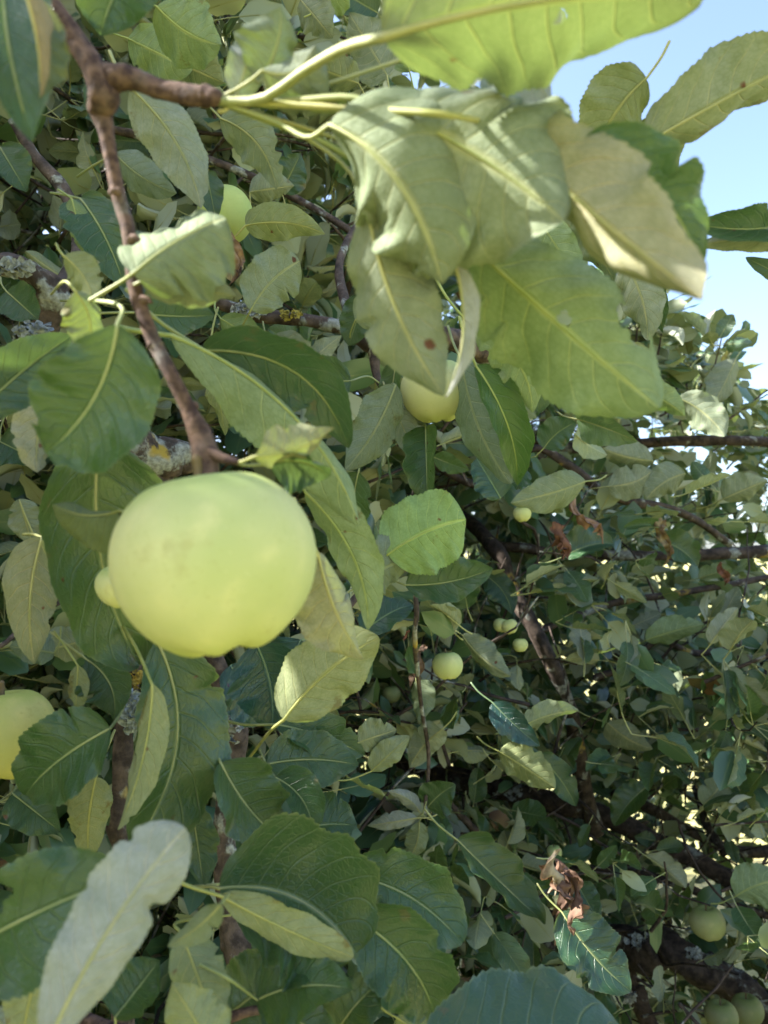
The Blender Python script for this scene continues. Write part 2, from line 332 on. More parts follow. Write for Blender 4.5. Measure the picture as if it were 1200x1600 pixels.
# shared leaf shapes for the crown: base of the petiole at the origin, +Y along, +Z upper side; blade length about 1
def leaf_variant(k, nu, nv):
    g = np.random.default_rng(100 + k); pet = g.uniform(.28, .45)
    arch = g.uniform(-.9, .25); t = np.linspace(0, 1, nu + 1)
    ang = .25 + arch * t + g.uniform(-.2, .2); st = np.stack([g.normal(0, .10) * t, np.cos(ang), np.sin(ang)], 1) / nu
    C = np.cumsum(st, 0) + np.array([0, pet, .06])
    f = g.uniform(.05, .75); c = g.uniform(-.7, 1.0)
    V, F, uv = leaf_grid(C, np.array([0, -.1, 1.]), g.uniform(.44, .70), nu, nv, (f, f + g.normal(0, .1)), (c, c + g.normal(0, .3)), wave=.05, serr=.0 if nu < 14 else .03, quilt=.0, a=g.uniform(.42, .64), b=g.uniform(.55, .98), seed=k, twist=g.normal(0, .5), damage=.4 if nu > 14 else 0)
    P = catmull([[0, 0, 0], [0, pet * .55, .02], C[0], C[int(nu * .45)] - [0, 0, .004]], 5)
    if nu < 14: P = P[[0, 2, 4]]
    pv, pf = tube(P, np.linspace(.016, .009, len(P)), 3 if nu < 14 else 5, cap=False)
    Vt = np.vstack([V, pv]); Ft = np.vstack([F, pf + len(V)]); U = np.vstack([uv, np.zeros((len(pv), 2))])
    return Vt, Ft, U, np.concatenate([np.zeros(len(F), int), np.ones(len(pf), int)])
NVAR = 20
FAR = [leaf_variant(k, 3, 2) for k in range(20)]
LOW = [leaf_variant(k, 5, 4) for k in range(NVAR)]
HIGH = [leaf_variant(k, 26, 10) for k in range(NVAR)]
HIGH_ME = [mesh_np('leaf', v, f, u, np.zeros(len(v)), [M_LEAF, M_PET], m) for v, f, u, m in HIGH]

# tints multiply the leaf colour of single leaves that differ (greyer, yellower, tan ...)
TINT = {'w': (1.0, 1.28, .66), 'o': (.62, .66, .40), 'k': (1.32, 1.12, .98), '.': (1, 1, 1), 'y': (1.1, 1.08, .78), 'g': (1.42, 1.32, 1.62), 'b': (.62, .85, 1.7), 'd': (.72, .80, .8), 't': (1.5, 1.05, .85), 'l': (.92, .96, .84), 'c': (1.32, 1.16, 1.02), 'v': (1.0, 1.14, .85), 'e': (.92, 1.0, .98)}  # 'b' paints blue sky sheen, 'o' shade; 'k' is dried cream plus painted sunlight
WR = {}; WOOD = {}                                     # owner -> list of wood points
HERO_BOX = []
def wood_near(owner, p):
    W_ = WOOD.get(owner)
    if W_ is None: return None
    d = np.linalg.norm(W_ - p, axis=1); i = d.argmin(); return W_[i], d[i]
def hero(owner, bx, by, tx, ty, wpx, d, roll=0, dd=0.0, bend=0.0, fold=(.12, .12), curl=(.15, .15), tint='.', att=None, wave=.055, holes=(), belly=0.0, ab=(.52, .80), twist=0.0, label=None, wf=2.2, thick=1.0, dmg=.55):
    """one leaf: blade base and tip in photo pixels, apparent width, distance; roll 0 = upper side seen, 180 = underside"""
    k = len(HERO_BOX); seed = 1000 + k; g_ = np.random.default_rng(seed)
    fold = (fold[0] + g_.uniform(-.02, .22), fold[1] + g_.uniform(-.02, .22)); curl = (curl[0] + g_.uniform(-.35, .4), curl[1] + g_.uniform(-.35, .4))
    ab = (ab[0] + g_.uniform(-.07, .08), ab[1] + g_.uniform(-.10, .14)); twist = twist or g_.uniform(-.45, .45); belly = belly or g_.uniform(-.05, .12)
    if dd == 0.0: dd = math.hypot(tx - bx, ty - by) / FPX * d * g_.uniform(-.30, .42)
    B = at(bx, by, d - dd / 2); T = at(tx, ty, d + dd / 2); t = nrm(T - B); L = np.linalg.norm(T - B)
    mid = (B + T) / 2; c = nrm(EYE - mid); c = nrm(c - t * (c @ t)); r = math.radians(roll); lean = math.radians(g_.uniform(4, 26)) * (abs((roll + 90) % 180 - 90) < 16)
    r += lean if rot(c, t, r + lean)[2] > rot(c, t, r - lean)[2] else -lean      # the upper side turns to the sky
    n = rot(c, t, r); s = np.cross(t, c)                                   # s: to the right of base->tip as seen
    hi = bool(holes); nu, nv = (150, 56) if hi else (84, 22)
    if d > .95: nu, nv = 48, 14
    tt = np.linspace(0, 1, nu + 1)[:, None]
    C = B + (T - B) * tt + (s * (bend / FPX * d) + c * belly * L) * (4 * tt * (1 - tt))
    wreal = wpx / FPX * d / max(.35, abs(math.cos(r))) / max(.5, .5 * (math.cos(fold[0] + curl[0] * .5) + math.cos(fold[1] + curl[1] * .5)))
    V, F, uv = leaf_grid(C, n, wreal, nu, nv, fold, curl, wave, wf, .045, .0035, ab[0], ab[1], holes, seed, twist, dmg, .018 if owner == 'N' else .012)
    O = V[nv // 2].copy(); me = mesh_np('leaf', V - O, F, uv, np.full(len(V), rng.random()), [M_LEAF])
    lo = link('leaf', me, OWN[owner]); lo.location = O; tc = TINT[tint]; lo.color = (*tc, 1)
    if label: lo['label'] = label
    # petiole that runs on as the raised midrib of the underside
    pl = min(.045, .42 * L) * rng.uniform(.8, 1.2)
    if att is not None:
        E = at(*att[-1]); mids = [at(*q_) for q_ in att[:-1]][::-1]
    else:
        wn = wood_near(owner, B); dirn = -t
        if wn is not None and wn[1] < .16: dirn = nrm(-t * .7 + nrm(wn[0] - B) * 1.0)
        E = B + dirn * (pl if wn is None or wn[1] > .16 else min(wn[1], pl * 1.7)) - c * .25 * pl; mids = [(B + E) / 2 - np.array([0, 0, 1]) * .08 * pl - t * .12 * pl]
    Tm = nrm(np.gradient(C, axis=0)); Nn = nrm(n - Tm * (Tm @ n)[:, None])
    ks = [int(nu * f) for f in (.0, .12, .3, .5, .7, .88)]
    rp = .00085 * thick * (L / .08) ** .5
    P1 = catmull([E] + mids + [C[0] - Nn[0] * .0002], 12); P2 = catmull([C[k_] - Nn[k_] * (.0003 if not twist else .0) for k_ in ks], 16)
    R = np.concatenate([np.linspace(rp * 1.25, rp * 1.05, 12), np.linspace(rp, rp * .22, 16)[1:]])
    pv, pf = tube(np.vstack([P1, P2[1:]]), R, 6, seed=seed)
    po = link('petiole', mesh_np('petiole', pv - O, pf, mats=[M_PET]), lo); po.color = (min(1.2, tc[0]), min(1.15, tc[1]), min(1.1, tc[2]), 1)
    HERO_BOX.append((bx, by, tx, ty, wpx, d))
    return lo

OWN = {}
G = 'leafy apple branches in front of the crown'
OWN['N'] = thing('apple_branch', 'forked reddish brown twig bearing the large pale apple and overhead leaves', 'branch', G)
OWN['L'] = thing('apple_branch', 'dark lichen-crusted limb with leaves along the left edge', 'branch', G)
OWN['B'] = thing('apple_branch', 'low spray of grey and green leaves in the bottom left corner', 'branch', G)
OWN['C'] = thing('apple_branch', 'lichen-spotted branch crossing the upper middle behind the overhead leaves', 'branch', G)
OWN['D'] = thing('apple_branch', 'leafy branch below and beside the large apple with spotted leaves', 'branch', G)
OWN['R'] = thing('apple_tree', 'dense apple tree crown with dark boughs filling the right side', 'apple tree')

def wood(owner, name, pts, mat, sides=12, knob=.06, n=None, label=None):
    """pts: (px, py, distance, radius in photo pixels)"""
    P = np.array([at(x, y, d) for x, y, d, r in pts]); R = np.array([r / FPX * d for x, y, d, r in pts])
    n = n or max(14, 9 * len(pts)); Pc = catmull(P, n); Rc = np.interp(np.linspace(0, 1, n), np.linspace(0, 1, len(R)), R)
    g = np.random.default_rng(len(WOOD.get(owner, [])) + abs(int(pts[0][0]))); m_ = max(3, n // 7); J = g.normal(0, 1, (m_, 3)); Pc[1:-1] += np.stack([np.interp(np.linspace(0, m_ - 1, n), np.arange(m_), J[:, j]) for j in range(3)], 1)[1:-1] * Rc[1:-1, None] * .16
    V, F = tube(Pc, Rc, sides, knob, seed=int(pts[0][1] * 7 + pts[0][0])); O = Pc[0]
    o = link(name, mesh_np(name, V - O, F, mats=[mat]), OWN[owner]); o.location = O
    if label: o['label'] = label
    WR[owner] = np.concatenate([WR.get(owner, np.zeros(0)), Rc]); WOOD[owner] = Pc if owner not in WOOD else np.vstack([WOOD[owner], Pc])
    return o
# --- near twig
wood('N', 'twig', [(40, -60, .27, 17.6), (75, 5, .27, 17.6), (120, 62, .27, 17.6), (150, 110, .27, 19.4), (163, 150, .272, 25.5), (160, 178, .275, 17.6), (166, 215, .275, 11.4), (180, 280, .275, 11), (192, 330, .275, 11.4), (201, 372, .273, 10.6), (214, 450, .272, 11.4), (243, 535, .270, 11.4), (262, 575, .268, 11), (290, 632, .268, 12.3), (305, 670, .267, 17.6), (318, 708, .268, 22), (326, 752, .266, 15.8)], M_TWIG, 16, .018, 130)
for bx_, by_, sx_ in ((204, 374, 1), (186, 300, -1), (246, 538, -1), (222, 470, 1), (294, 634, 1)):
    wood('N', 'bud', [(bx_, by_, .27, 8), (bx_ + 9 * sx_, by_ - 2, .269, 6), (bx_ + 15 * sx_, by_ + 3, .268, 2.5)], M_TWIG, 8, .05, 12)
wood('N', 'spur', [(150, 118, .272, 24), (195, 122, .27, 18), (240, 133, .268, 15), (285, 147, .266, 15), (318, 152, .264, 17), (338, 155, .262, 14)], M_TWIG, 14, .06, 60)
wood('N', 'spur', [(302, 672, .268, 12), (322, 700, .266, 11), (348, 716, .264, 8), (372, 722, .262, 5)], M_TWIG, 10, .05, 20)
# --- left limb
wood('L', 'bough', [(-70, 395, .55, 16), (0, 412, .55, 17), (50, 430, .56, 17), (85, 462, .57, 20), (70, 520, .58, 22), (95, 570, .6, 24), (150, 640, .62, 32), (215, 700, .64, 38), (285, 722, .66, 30)], M_BARK, 16, .10, 90)
wood('L', 'twig', [(20, 190, .72, 7), (55, 245, .71, 10), (92, 290, .70, 11), (120, 340, .69, 9), (118, 400, .66, 9), (95, 450, .60, 12)], M_BARK, 10, .09, 44)
wood('L', 'bough', [(240, 715, .66, 30), (225, 830, .63, 26), (222, 930, .60, 19), (203, 1040, .58, 17), (197, 1130, .57, 15), (190, 1240, .56, 14), (186, 1300, .55, 17), (196, 1380, .55, 19), (190, 1480, .55, 18), (200, 1700, .55, 18)], M_BARK, 16, .09, 110)
wood('L', 'twig', [(226, 860, .62, 12), (170, 905, .58, 8), (120, 925, .54, 6), (60, 960, .5, 5), (0, 1010, .47, 4)], M_BARK, 8, .06, 36)
# --- centre branch
wood('C', 'bough', [(250, 420, .70, 9), (340, 472, .70, 9.5), (400, 492, .70, 12), (450, 497, .70, 11), (500, 502, .70, 10), (545, 518, .70, 13), (585, 540, .70, 15), (612, 530, .70, 16), (680, 520, .72, 17), (780, 560, .8, 18)], M_BARK, 14, .10, 90)
wood('C', 'twig', [(585, 540, .70, 10), (590, 585, .69, 6), (600, 610, .68, 5)], M_BARK, 8, .08, 16)
wood('C', 'twig', [(160, 200, .90, 6), (230, 215, .90, 8), (330, 252, .90, 6), (400, 280, .90, 6), (470, 315, .90, 6), (545, 358, .88, 6), (620, 410, .84, 7)], M_BARK, 8, .09, 60)
wood('C', 'twig', [(470, 55, 1.0, 5), (520, 88, 1.0, 7), (570, 100, 1.0, 8), (610, 78, 1.0, 9), (660, 40, 1.0, 9)], M_BARK, 8, .09, 36)
wood('C', 'twig', [(560, 350, .85, 6), (540, 385, .8, 6), (530, 430, .76, 7), (545, 500, .71, 8)], M_BARK, 8, .08, 24)
# --- lower centre branch
wood('D', 'bough', [(300, 960, .70, 17), (355, 1080, .68, 17), (370, 1150, .67, 17), (355, 1230, .66, 16), (350, 1330, .65, 18), (358, 1430, .64, 20), (372, 1520, .63, 20), (380, 1680, .62, 22)], M_BARK, 14, .10, 80)
wood('D', 'twig', [(358, 1240, .66, 8), (400, 1215, .60, 6), (440, 1195, .56, 5), (480, 1060, .6, 5), (560, 930, .66, 6), (640, 880, .72, 7), (720, 820, .85, 9)], M_BARK, 8, .06, 50)
wood('D', 'twig', [(648, 920, .82, 4), (651, 960, .82, 4.5), (648, 1000, .84, 4), (658, 1100, .92, 3), (670, 1180, .95, 3), (664, 1270, .95, 3)], M_BARK, 8, .08, 40)
# --- bottom spray
wood('B', 'twig', [(-60, 1500, .42, 14), (60, 1560, .40, 12), (180, 1610, .38, 10), (300, 1610, .36, 9), (400, 1580, .36, 7), (470, 1590, .38, 6), (600, 1640, .42, 6)], M_TWIG, 10, .05, 60)
# --- crown behind, right side
for pts, sd_ in (
    ([(640, 780, 2.0, 9), (720, 805, 1.7, 10), (770, 860, 1.5, 12), (795, 910, 1.45, 12), (830, 975, 1.42, 12), (860, 1040, 1.40, 12), (885, 1095, 1.42, 12), (900, 1180, 1.5, 12), (930, 1300, 1.6, 13)], 12),
    ([(845, 985, 1.45, 6), (900, 962, 1.47, 6), (960, 942, 1.5, 6), (1040, 930, 1.5, 5), (1130, 915, 1.52, 5), (1230, 895, 1.55, 5)], 8),
    ([(760, 850, 1.7, 9), (860, 862, 1.72, 7), (980, 866, 1.7, 7), (1060, 870, 1.7, 8), (1130, 866, 1.7, 9), (1230, 860, 1.7, 9)], 10),
    ([(800, 680, 2.1, 8), (900, 700, 2.05, 8), (1000, 692, 2.0, 8), (1090, 690, 2.0, 8), (1230, 690, 2.0, 8)], 10),
    ([(660, 720, 1.4, 6), (760, 760, 1.4, 6), (830, 700, 1.35, 6), (890, 728, 1.35, 7), (960, 775, 1.4, 8), (1060, 800, 1.5, 7), (1140, 850, 1.6, 6)], 8),
    ([(560, 1160, 2.2, 16), (720, 1220, 1.95, 15), (870, 1258, 1.8, 15), (960, 1280, 1.75, 15), (1050, 1325, 1.7, 15), (1120, 1365, 1.65, 15), (1200, 1400, 1.6, 14), (1300, 1450, 1.6, 13)], 12),
    ([(760, 1340, 1.8, 5), (890, 1356, 1.7, 5), (980, 1360, 1.65, 6), (1070, 1385, 1.6, 6), (1130, 1410, 1.6, 6), (1260, 1450, 1.6, 5)], 8),
    ([(860, 1440, 1.7, 20), (960, 1472, 1.6, 24), (1010, 1480, 1.55, 27), (1060, 1492, 1.5, 27), (1110, 1518, 1.48, 26), (1150, 1545, 1.46, 26), (1210, 1575, 1.44, 26), (1330, 1610, 1.42, 26)], 16),
    ([(980, 1480, 1.6, 14), (985, 1540, 1.58, 14), (1010, 1590, 1.55, 15), (1050, 1680, 1.5, 15)], 12),
    ([(700, 1250, 1.2, 4), (730, 1285, 1.22, 6), (760, 1320, 1.25, 6), (800, 1400, 1.4, 6), (860, 1480, 1.6, 8)], 8),
    ([(960, 1240, 2.2, 8), (1010, 1260, 2.2, 8), (1080, 1300, 2.2, 8), (1150, 1330, 2.2, 9), (1260, 1330, 2.2, 9)], 10),
    ([(1085, 1230, 1.9, 5), (1105, 1290, 1.8, 6), (1130, 1330, 1.75, 7)], 8),
    ([(930, 1060, 1.5, 6), (980, 1040, 1.5, 6), (1030, 1000, 1.5, 5), (1090, 1020, 1.55, 5), (1200, 1000, 1.6, 5)], 8),
    ([(640, 1000, 2.6, 30), (760, 1120, 2.5, 34), (800, 1300, 2.5, 38), (780, 1500, 2.5, 46), (770, 1900, 2.5, 60)], 14),
    ([(640, 1000, 2.6, 28), (560, 820, 2.5, 24), (500, 600, 2.4, 20), (470, 300, 2.4, 16), (480, 0, 2.4, 12), (520, -300, 2.4, 8)], 12),
    ([(640, 1000, 2.6, 22), (700, 700, 2.8, 18), (735, 580, 2.9, 14), (760, 500, 3.0, 10)], 10)):
    wood('R', 'bough', pts, M_BOUGH, sd_, .10, max(20, 11 * len(pts)))

# ------------------------------------------------------------------ leaves picked out one by one
U = 180
SPN = [(345, 156, .262)]
def N(*a, **k): return hero('N', *a, **k)
def Lf(*a, **k): return hero('L', *a, **k)
def Bf(*a, **k): return hero('B', *a, **k)
def Cf(*a, **k): return hero('C', *a, **k)
def Df(*a, **k): return hero('D', *a, **k)
def Rf(*a, **k): return hero('R', *a, **k)
# overhead leaves on the spur
N(600, 58, 1102, -4, 300, .215, U + 8, bend=-22, fold=(.22, .26), curl=(.3, .35), tint='.', att=[(540, 74, .225), (480, 108, .24), (410, 155, .255), (342, 158, .262)], holes=[(.53, -.16, .016, .045), (.53, .16, .016, .045)], ab=(.5, .62), label='huge leaf underside spanning the top edge, with a small hole', thick=1.5)
N(592, 165, 880, 345, 315, .235, U - 14, bend=-14, fold=(.1, .35), curl=(.4, .9), wave=.08, tint='l', att=[(540, 152, .245), (450, 158, .255), (344, 156, .262)], label='broad grey-green leaf underside in the overhead spray', thick=1.3, holes=[(.30, .72, .02, .04)])
N(778, 196, 1098, 468, 142, .225, U + 20, dd=-.058, bend=8, fold=(.3, .2), curl=(1.0, .6), tint='k', wave=.11, holes=[(.10, -.5, .05, .25)], label='dried cream-coloured leaf underside with curled rim', att=[(700, 180, .23), (560, 170, .245), (346, 158, .262)])  # cream tint: dried blade plus sunlight put into the colour
N(905, 230, 1096, 415, 120, .245, -25, bend=-28, fold=(.1, .3), curl=(.1, .5), tint='v', att=[(850, 200, .25), (600, 180, .26), (348, 160, .264)])
N(720, 75, 868, 175, 90, .262, U - 30, bend=-25, fold=(.2, .4), curl=(.2, .8), tint='g', att=[(640, 90, .265), (480, 140, .265), (345, 158, .264)])
N(515, 195, 690, 444, 190, .245, U + 10, bend=-34, fold=(.2, .3), curl=(.5, .6), wave=.08, belly=.14, tint='l', att=[(480, 215, .25), (430, 190, .257), (344, 160, .262)], ab=(.45, .6))
N(575, 330, 694, 618, 124, .262, U, bend=18, fold=(.2, .2), curl=(.5, .5), wave=.08, tint='.', att=[(540, 260, .265), (450, 200, .265), (344, 162, .263)], ab=(.55, .8))
N(708, 405, 696, 622, 24, .255, U + 45, bend=-22, fold=(.4, .4), curl=(.9, .6), tint='g', att=[(690, 330, .262), (560, 230, .266), (346, 162, .264)])
N(724, 370, 1030, 638, 190, .275, U + 6, bend=4, fold=(.15, .2), curl=(.4, .4), wave=.08, tint='v', att=[(640, 330, .27), (540, 240, .268), (346, 160, .264)], holes=[(.50, .10, .028, .10), (.72, .95, .08, .34)], ab=(.42, .55), label='large leaf underside with a bite taken from its rim', thick=1.2)
N(405, 130, 440, 10, 90, .26, U + 30, bend=10, fold=(.3, .3), curl=(.5, .5), tint='.', att=[(390, 125, .262), (342, 154, .264)])
N(410, 110, 492, 70, 110, .25, U - 20, bend=20, fold=(.2, .3), curl=(.5, .6), tint='.', att=[(385, 130, .258), (342, 154, .264)])
N(370, 150, 405, 40, 60, .268, U, fold=(.3, .3), tint='g')
# leaf right of the apple spur
N(400, 712, 522, 668, 62, .262, U + 15, bend=12, fold=(.3, .15), curl=(.6, .4), wave=.08, tint='c', att=[(372, 722, .262), (345, 716, .264)])
N(420, 725, 515, 745, 70, .275, 30, bend=-14, fold=(.3, .3), curl=(.4, .4), tint='e', att=[(385, 727, .266), (350, 720, .265)])
N(270, 525, 562, 822, 88, .36, U - 35, bend=-46, fold=(.25, .45), curl=(.3, .3), tint='v', dd=.03, att=[(220, 518, .35), (188, 512, .34)], ab=(.6, .7), label='long narrow yellow-green leaf running down past the apple')
N(320, 548, 545, 700, 95, .375, 25, bend=-50, fold=(.2, .2), tint='e', dd=.02)
# top left
Lf(6, -60, 50, 222, 128, .235, 8, bend=12, fold=(.1, .2), curl=(.3, .3), tint='e', dd=-.02)
N(230, -70, 158, 56, 150, .29, 0, bend=12, tint='e')
N(95, -50, 250, -10, 90, .3, U, tint='.')
Lf(205, 138, 314, 325, 86, .42, U - 8, bend=-18, fold=(.1, .2), tint='.', label='hanging leaf underside with clear side veins left of the spur')
Lf(345, 185, 432, 296, 74, .48, U + 10, bend=-20, tint='.')
Lf(322, 268, 338, 346, 44, .60, 0, tint='d')
Lf(180, 240, 276, 302, 58, .5, U, bend=8, tint='d')
N(208, 428, 352, 340, 150, .262, U - 32, bend=-8, fold=(.15, .1), curl=(.3, .3), wave=.07, tint='l', ab=(.36, .42), att=[(190, 440, .268), (140, 470, .272)], label='broad pale leaf underside overlapping the twig')
N(220, 440, 368, 462, 60, .272, U + 20, fold=(.1, .3), tint='.')
Lf(212, 488, 335, 492, 84, .42, 5, bend=4, tint='e', att=[(155, 490, .42), (110, 500, .5)])
Lf(118, 455, 128, 562, 66, .29, U - 25, bend=-18, fold=(.2, .4), curl=(.4, .6), tint='y', att=[(100, 440, .3), (80, 460, .4)])
Lf(100, 400, 145, 470, 55, .33, U + 20, bend=-8, fold=(.3, .3), tint='y')
Lf(183, 508, 72, 708, 190, .255, -12, bend=-22, fold=(.12, .10), curl=(.2, .1), wave=.05, tint='e', ab=(.62, .55), att=[(190, 480, .268), (150, 470, .3), (95, 470, .5)], label='large dark green leaf tip hanging in front at left')
Lf(-40, 650, 114, 524, 92, .33, 15, bend=-6, tint='d', fold=(.05, .2))
Lf(75, 605, 58, 738, 84, .38, U, bend=6, tint='c', wave=.06)
Lf(155, 688, 218, 1040, 205, .40, -5, bend=28, fold=(.1, .2), curl=(.2, .4), tint='.', att=[(150, 660, .42), (190, 660, .55)], ab=(.5, .6), label='big green leaf hanging behind the large apple on its left')
Lf(186, 798, 82, 788, 66, .30, U + 30, bend=-12, fold=(.3, .3), curl=(.5, .5), tint='o')  # olive blade, tint darkened to paint in shade
Lf(66, 840, 54, 1038, 86, .42, U + 6, bend=12, fold=(.1, .15), tint='c', wave=.05, label='pale blotched leaf underside hanging at the left edge')
Lf(245, 1000, 208, 1325, 170, .40, -18, bend=-48, fold=(.1, .15), curl=(.1, .15), tint='.', dd=-.02, ab=(.6, .62), label='long dark green leaf hanging straight below the large apple')
Lf(238, 1070, 184, 1296, 52, .375, U + 22, bend=-12, fold=(.4, .1), curl=(.3, .1), tint='y', dd=-.01)
Lf(172, 1138, 40, 1242, 128, .40, -10, bend=10, fold=(.2, .2), tint='e', att=[(185, 1120, .43), (200, 1090, .55)])
Lf(135, 1030, 178, 1125, 76, .44, 20, bend=-16, fold=(.3, .4), tint='.')
Lf(122, 1040, 118, 1112, 30, .435, U + 30, tint='y')
Lf(150, 1215, 140, 1345, 66, .50, U + 10, tint='y', bend=6)
Lf(120, 1210, 170, 1290, 50, .52, 0, tint='d')
Lf(-20, 60, 40, -40, 80, .3, 0, tint='d')
Lf(0, 230, 42, 300, 60, .5, 0, tint='d')
Lf(125, 310, 195, 450, 90, .46, 12, bend=-8, tint='e')
Lf(112, 310, 135, 400, 36, .455, U, tint='v')
Lf(10, 455, 60, 500, 60, .5, 10, tint='.')
Lf(0, 690, 60, 720, 70, .6, 10, tint='d')
Lf(30, 780, 50, 850, 50, .5, U, tint='.')
Lf(85, 1020, 15, 1010, 50, .5, U, tint='d')
Lf(135, 1000, 60, 1020, 60, .55, U - 20, tint='.')
Lf(20, 1240, 95, 1300, 70, .48, 5, tint='e')
Lf(270, 1330, 325, 1270, 90, .47, 10, tint='.')
Lf(300, 1260, 318, 1385, 60, .46, -20, tint='.')
# bottom-left spray
Bf(70, 1640, 290, 1294, 132, .235, U - 5, bend=-16, fold=(.1, .1), curl=(.15, .2), tint='g', ab=(.6, .42), wave=.05, label='large grey-white leaf underside rising from the bottom left', thick=.8)
Bf(-70, 1500, 198, 1368, 185, .27, 5, bend=-10, fold=(.1, .1), tint='e', holes=[(.36, -.62, .12, .42)], ab=(.55, .62), label='dark green leaf with a bitten rim at the left edge', thick=1.3)
Bf(62, 1488, 30, 1640, 84, .3, U, tint='y')
Bf(340, 1650, 268, 1536, 100, .3, U, tint='y', fold=(.2, .2))
Bf(285, 1460, 350, 1640, 84, .33, U - 10, tint='y', att=[(280, 1440, .36), (360, 1430, .5)])
Bf(402, 1562, 552, 1546, 104, .34, 8, bend=-12, tint='e', att=[(350, 1525, .33), (275, 1490, .34)])
Bf(350, 1590, 470, 1500, 110, .37, 0, tint='.')
Bf(515, 1640, 600, 1530, 96, .38, 10, bend=-10, tint='.')
Bf(415, 1565, 540, 1640, 90, .36, 5, tint='.')
Bf(345, 1412, 262, 1478, 40, .27, U, tint='l', bend=-6, att=[(355, 1400, .3), (365, 1390, .5)])
Bf(180, 1590, 250, 1500, 90, .33, 0, tint='e')
Bf(0, 1540, 60, 1500, 70, .36, 0, tint='d')
Bf(-10, 1580, 40, 1660, 80, .36, U, tint='.')
Bf(650, 1690, 1000, 1640, 225, .33, -10, bend=-8, fold=(.1, .15), wave=.03, tint='.', ab=(.55, .5), dmg=0, twist=.02, dd=.03, label='broad serrated green leaf cut off by the bottom edge')
# below and beside the apple
Df(606, 866, 728, 812, 122, .47, U - 6, bend=-8, fold=(.05, .05), curl=(.1, .1), tint='w', ab=(.36, .36), label='round bright green leaf right of the large apple', att=[(596, 878, .48), (590, 900, .6)])
Df(557, 916, 640, 874, 78, .465, U + 8, bend=-5, tint='d', ab=(.4, .38))
Df(634, 914, 770, 888, 72, .50, -14, bend=8, fold=(.35, .2), tint='e', att=[(610, 905, .53), (590, 900, .6)])
Df(568, 988, 645, 945, 62, .53, 0, tint='b', bend=-6)
Df(498, 868, 568, 1030, 92, .34, U - 12, bend=10, fold=(.2, .3), curl=(.4, 1.0), tint='c', wave=.08, label='pale curled leaf underside at the apple’s right flank')
Df(478, 770, 575, 985, 80, .41, U + 30, bend=-26, fold=(.2, .2), tint='v')
Df(444, 1124, 592, 996, 104, .42, U + 5, bend=-12, fold=(.1, .1), curl=(.1, .2), tint='y', att=[(420, 1145, .44), (385, 1190, .55)], ab=(.5, .62), label='yellow-green leaf underside on a long petiole below the apple')
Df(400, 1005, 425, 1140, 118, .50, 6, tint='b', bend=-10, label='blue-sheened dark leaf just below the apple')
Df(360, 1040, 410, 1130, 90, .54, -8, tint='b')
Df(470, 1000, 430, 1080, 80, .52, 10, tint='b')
Df(432, 1132, 570, 1180, 62, .48, -12, bend=-6, fold=(.4, .2), tint='e')
Df(418, 1194, 560, 1196, 88, .46, 6, bend=-8, tint='.', att=[(390, 1190, .48), (365, 1210, .62)])
Df(345, 1192, 442, 1312, 112, .42, -4, bend=10, tint='.', fold=(.1, .3), label='green leaf with upturned rim above the red-spotted leaf')
Df(430, 1215, 490, 1300, 60, .43, 12, bend=-14, fold=(.3, .5), tint='e')
Df(455, 1300, 558, 1290, 90, .46, 6, tint='e', bend=-6)
Df(343, 1388, 556, 1490, 168, .366, -32, dd=.008, twist=.02, bend=-34, fold=(.62, .0), curl=(.5, .1), tint='.', ab=(.45, .45), att=[(330, 1385, .37), (305, 1385, .42), (360, 1380, .6)], label='dark green leaf with red spots and pale folded-up lower half')
Df(346, 1400, 552, 1496, 60, .345, U + 18, dd=.006, twist=.02, bend=4, fold=(.3, .0), tint='y', ab=(.5, .55))
Df(540, 1368, 722, 1474, 108, .42, -10, bend=-20, fold=(.25, .1), curl=(.2, .1), tint='e', ab=(.45, .6))
Df(552, 1432, 680, 1592, 128, .39, 8, bend=-20, fold=(.2, .2), tint='e')
Df(620, 1590, 690, 1640, 70, .4, U, tint='y')
Df(560, 1160, 620, 1140, 50, .7, U, tint='.')
Df(580, 1205, 640, 1150, 44, .7, U - 10, tint='l')
# upper middle
Cf(392, 484, 468, 408, 92, .60, U, bend=-8, fold=(.1, .1), tint='l', ab=(.45, .42))
Cf(384, 352, 508, 366, 56, .66, U - 10, bend=-10, tint='y')
Cf(345, 498, 422, 566, 52, .62, U, bend=-6, tint='v')
Cf(424, 532, 502, 582, 42, .66, U + 12, bend=-4, tint='.')
Cf(548, 595, 448, 622, 82, .58, 6, bend=6, tint='e', att=[(575, 588, .62), (595, 600, .68)])
Cf(618, 602, 540, 734, 74, .52, U - 8, bend=-8, tint='d', att=[(612, 600, .6), (600, 606, .68)])
Cf(328, 545, 352, 680, 46, .60, U + 15, tint='y')
Cf(352, 590, 395, 690, 66, .64, 0, tint='e')
Cf(400, 630, 430, 700, 50, .66, 5, tint='d')
Cf(560, 738, 562, 856, 70, .58, 12, tint='e', bend=8)
Cf(665, 668, 668, 788, 56, .55, 18, fold=(.7, .5), tint='e')
Cf(614, 630, 652, 722, 42, .56, U, tint='.')
Cf(744, 572, 808, 758, 60, .50, -25, bend=-16, fold=(.3, .2), tint='v', label='dark green leaf peppered with red spots right of the small apple')
Cf(722, 565, 798, 756, 84, .515, U + 8, bend=14, tint='d')
Cf(732, 505, 832, 645, 78, .48, U - 5, bend=-26, fold=(.2, .1), tint='v')
Cf(790, 540, 842, 645, 74, .52, 10, bend=-14, tint='e')
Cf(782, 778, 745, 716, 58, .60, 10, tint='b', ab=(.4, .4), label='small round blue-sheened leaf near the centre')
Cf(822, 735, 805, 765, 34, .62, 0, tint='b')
Cf(470, 0, 520, 60, 60, .8, U, tint='.')
